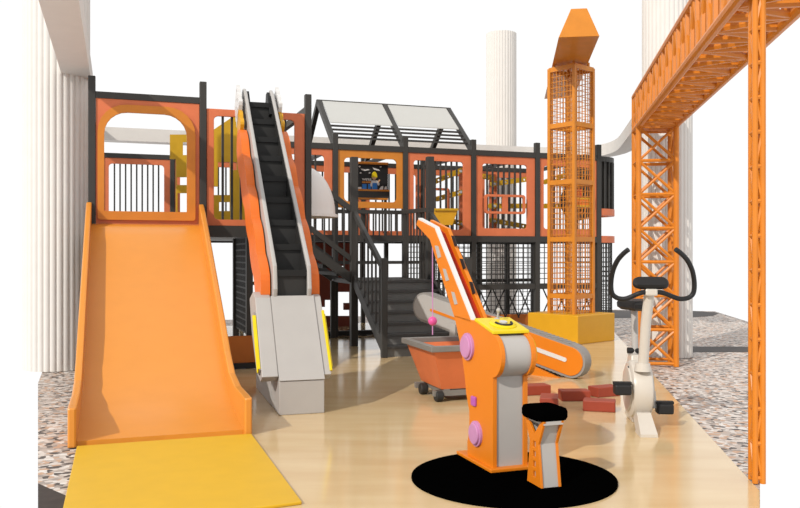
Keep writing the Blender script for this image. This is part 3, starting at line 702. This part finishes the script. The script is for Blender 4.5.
# ================================================================ foam bricks
br0 = MB().obox(V((0, 0, .045)), V((1, 0, 0)), V((0, 1, 0)), Z, .26, .15, .09)
bl = [(535, 391, 14, 'red foam brick on the floor, leftmost, partly behind the digger machine'),
      (549, 402.5, 78, 'red foam brick lying end-on beside the black stool'),
      (573.5, 396.5, 2, 'red foam brick in the middle of the row, its long side facing forward'),
      (603, 392.5, 24, 'red foam brick at the back right of the group, against the middle brick'),
      (598, 406.5, -16, 'red foam brick nearest to the exercise bike, at the front right of the group')]
bk = None
for px_, py_, ang, lab in bl:
    p = G(px_, py_)
    if bk is None: bk = br0.build('foam_brick', brickm, bevel=.008); o = bk
    else: o = bk.copy(); COL.objects.link(o)
    o.location = (p.x-.03, p.y-.17, 0); o.rotation_euler = (0, 0, math.radians(ang)); tag(o, lab, 'brick', 'red foam bricks on the floor')

# ================================================================ exercise bike
f0 = V((1.768, 5.83, 0)); EB = V((.08, 1, 0)).normalized(); EX = V((EB.y, -EB.x, 0))
def Q(a, b_, z): return f0+EX*a+EB*b_+Z*z
bi = thing('exercise_bike', 'cream exercise bike with black curved handlebar, seat and pedals on the wood floor', 'exercise bike', Q(0, .4, 0))
hr, hc_ = .225, (.36, .285)
hp = [(hc_[0]+hr*math.cos(2*PI*k/40), hc_[1]+hr*math.sin(2*PI*k/40)) for k in range(40)]
MB().loft([[Q(a_, hc_[0]+(p[0]-hc_[0])*k_, hc_[1]+(p[1]-hc_[1])*k_) for p in hp] for a_, k_ in ((-.075, .86), (-.065, .93), (-.045, .96), (.045, .96), (.065, .93), (.075, .86))]).build('housing', cream, bi, smooth=True)
for a_ in (-1, 1):
    MB().lathe(Q(a_*.074, hc_[0], hc_[1]), EX*a_, [(.165, 0), (.165, .012), (.14, .016), (.05, .016), (.045, .03), (.02, .03)], 32).build('side_cover', cream, bi, smooth=True)
MB().loft([[Q(-w_, b_, z_), Q(w_, b_, z_), Q(w_, b2, z2), Q(-w_, b2, z2)] for w_, b_, z_, b2, z2 in ((.062, -.02, 0, .16, 0), (.06, -.02, .02, .16, .02), (.05, .16, .14, .34, .14))]).build('front_foot', cream, bi)
MB().obox(Q(.02, .62, .03), EX, EB, Z, .07, .24, .06).build('rear_foot', cream, bi, bevel=.01)
MB().tube([Q(0, .5, .2), Q(0, .62, .05)], .05, 12).build('rear_strut', cream, bi)
MB().tube([Q(0, .2, .44), Q(0, .2, .50)], [.062, .052], 20).build('collar', cream, bi, smooth=True)
MB().tube([Q(0.003, .2, .47), Q(.015, .16, .8), Q(.03, .09, 1.07)], .037, 16).build('front_post', cream, bi, smooth=True)
MB().loft([[Q(x_, y_, z_) for x_, y_, z_ in l_] for l_ in ([(-.055, .34, .40), (.055, .34, .40), (.055, .56, .40), (-.055, .56, .40)], [(-.045, .38, .535), (.045, .38, .535), (.045, .52, .535), (-.045, .52, .535)])]).build('seat_tower', cream, bi, bevel=.01)
MB().tube([Q(0, .46, .5), Q(0, .5, .9)], .026, 14).build('seat_post', greyp, bi, smooth=True)
MB().tube([Q(.03, .42, .56), Q(0, .46, .56), Q(-.06, .46, .56)], [.02, .02, .024], 10).build('clamp_knob', black, bi)
seat = [(.0, .30), (.035, .30), (.05, .36), (.075, .46), (.11, .54), (.115, .6), (.08, .64), (0, .645)]
so_ = seat+[(-x_, y_) for x_, y_ in seat[::-1][1:-1]]
MB().loft([[Q(x_*k_, .5+(y_-.5)*k_, z_) for x_, y_ in so_] for k_, z_ in ((.75, .87), (.98, .89), (1, .92), (.9, .945), (.6, .952))]).build('seat', black, bi, smooth=True)
# console and handlebar
cpd = rr(-.125, -.045, .125, .045, .04, 6); tz = V((0, .35, .94)).normalized()
oC = Q(.03, .08, 1.085); nC = (EB*-.7+Z*.72).normalized(); yC = EX.cross(nC); yC = yC if yC.z > 0 else -yC
MB().loft([[oC+EX*(p[0]*k_)+yC*(p[1]*k_)+nC*h_ for p in cpd] for k_, h_ in ((.8, -.02), (1, -.005), (1, .02), (.9, .032))]).build('console', black, bi, smooth=True)
def hb(px_, py_, y_): r_ = ray(px_, py_); return CAM+r_*y_
y0 = Q(0, .06, 0).y
pl = [(651.5, 292.6, 0), (644, 292.3, 0), (638, 293.8, 0), (632.5, 296.2, .02), (625, 298.8, .03), (618, 298.2, .04), (613, 294.8, .04), (611.2, 289, .03), (611.3, 280, .01), (613.2, 270, -.04), (617.5, 260.5, -.09), (623, 254, -.13), (628.5, 249.5, -.16)]
lp = [hb(x, y, y0+d) for x, y, d in pl]; rp_ = [hb(651.5+(651.5-x)*1.06, y, y0+d) for x, y, d in pl]
def smooth_path(P, n=4):
    out = []
    for i in range(len(P)-1):
        a, b_, c, d = P[max(i-1, 0)], P[i], P[i+1], P[min(i+2, len(P)-1)]
        for k in range(n):
            t = k/n; out.append(.5*((2*b_)+(c-a)*t+(2*a-5*b_+4*c-d)*t*t+(3*b_-a-3*c+d)*t**3))
    return out+[P[-1]]
MB().tube(smooth_path(lp[::-1]+rp_[1:]), .0175, 12).build('handlebar', black, bi, smooth=True)
MB().obox(Q(.03, .07, 1.025), EX, EB, Z, .085, .07, .05).build('bar_clamp', cream, bi, bevel=.01)
for sg, zc, bb, pa in ((-1, .31, .16, -.155), (1, .145, .32, .185)):
    MB().bar(Q(sg*.1, hc_[0]-.03, .275), Q(sg*.11, bb, zc), .03, .03).build('crank', silver, bi)
    pd = MB().obox(Q(pa, bb, zc), EX, EB, Z, .12, .1, .075).build('pedal', black, bi, bevel=.012)
    MB().obox(Q(pa, bb, zc+.045), EX, EB, Z, .13, .05, .02).build('strap', black, pd)
for z_, b_ in ((.2, .24), (.2, .27), (.45, .33)): MB().lathe(Q(-.075, b_, z_), -EX, [(.009, 0), (.009, .006)], 8).build('screw', black, bi)

# ================================================================ light, sky, camera
w = bpy.data.worlds.new('sky'); bpy.context.scene.world = w; w.use_nodes = True
w.node_tree.nodes['Background'].inputs['Color'].default_value = (1, 1, 1, 1); w.node_tree.nodes['Background'].inputs['Strength'].default_value = 1.02
sd = bpy.data.lights.new('sun', 'SUN'); sd.energy = 3.2; sd.angle = .009; sd.color = (1, .95, .87)
so = bpy.data.objects.new('sun', sd); COL.objects.link(so)
el = math.radians(33.4); so.rotation_euler = V((.61*math.cos(el), .79*math.cos(el), -math.sin(el))).to_track_quat('-Z', 'Y').to_euler(); so.location = (-6, -6, 8)
cam = bpy.data.cameras.new('camera'); cam.sensor_width = 36; cam.lens = 36*F/800; cam.clip_start = .05
co = bpy.data.objects.new('camera', cam); COL.objects.link(co); co.location = CAM; co.rotation_euler = (PI/2, 0, 0)
sc = bpy.context.scene; sc.camera = co
sc.view_settings.view_transform = 'Standard'; sc.view_settings.look = 'None'; sc.view_settings.exposure = 0; sc.view_settings.gamma = 1
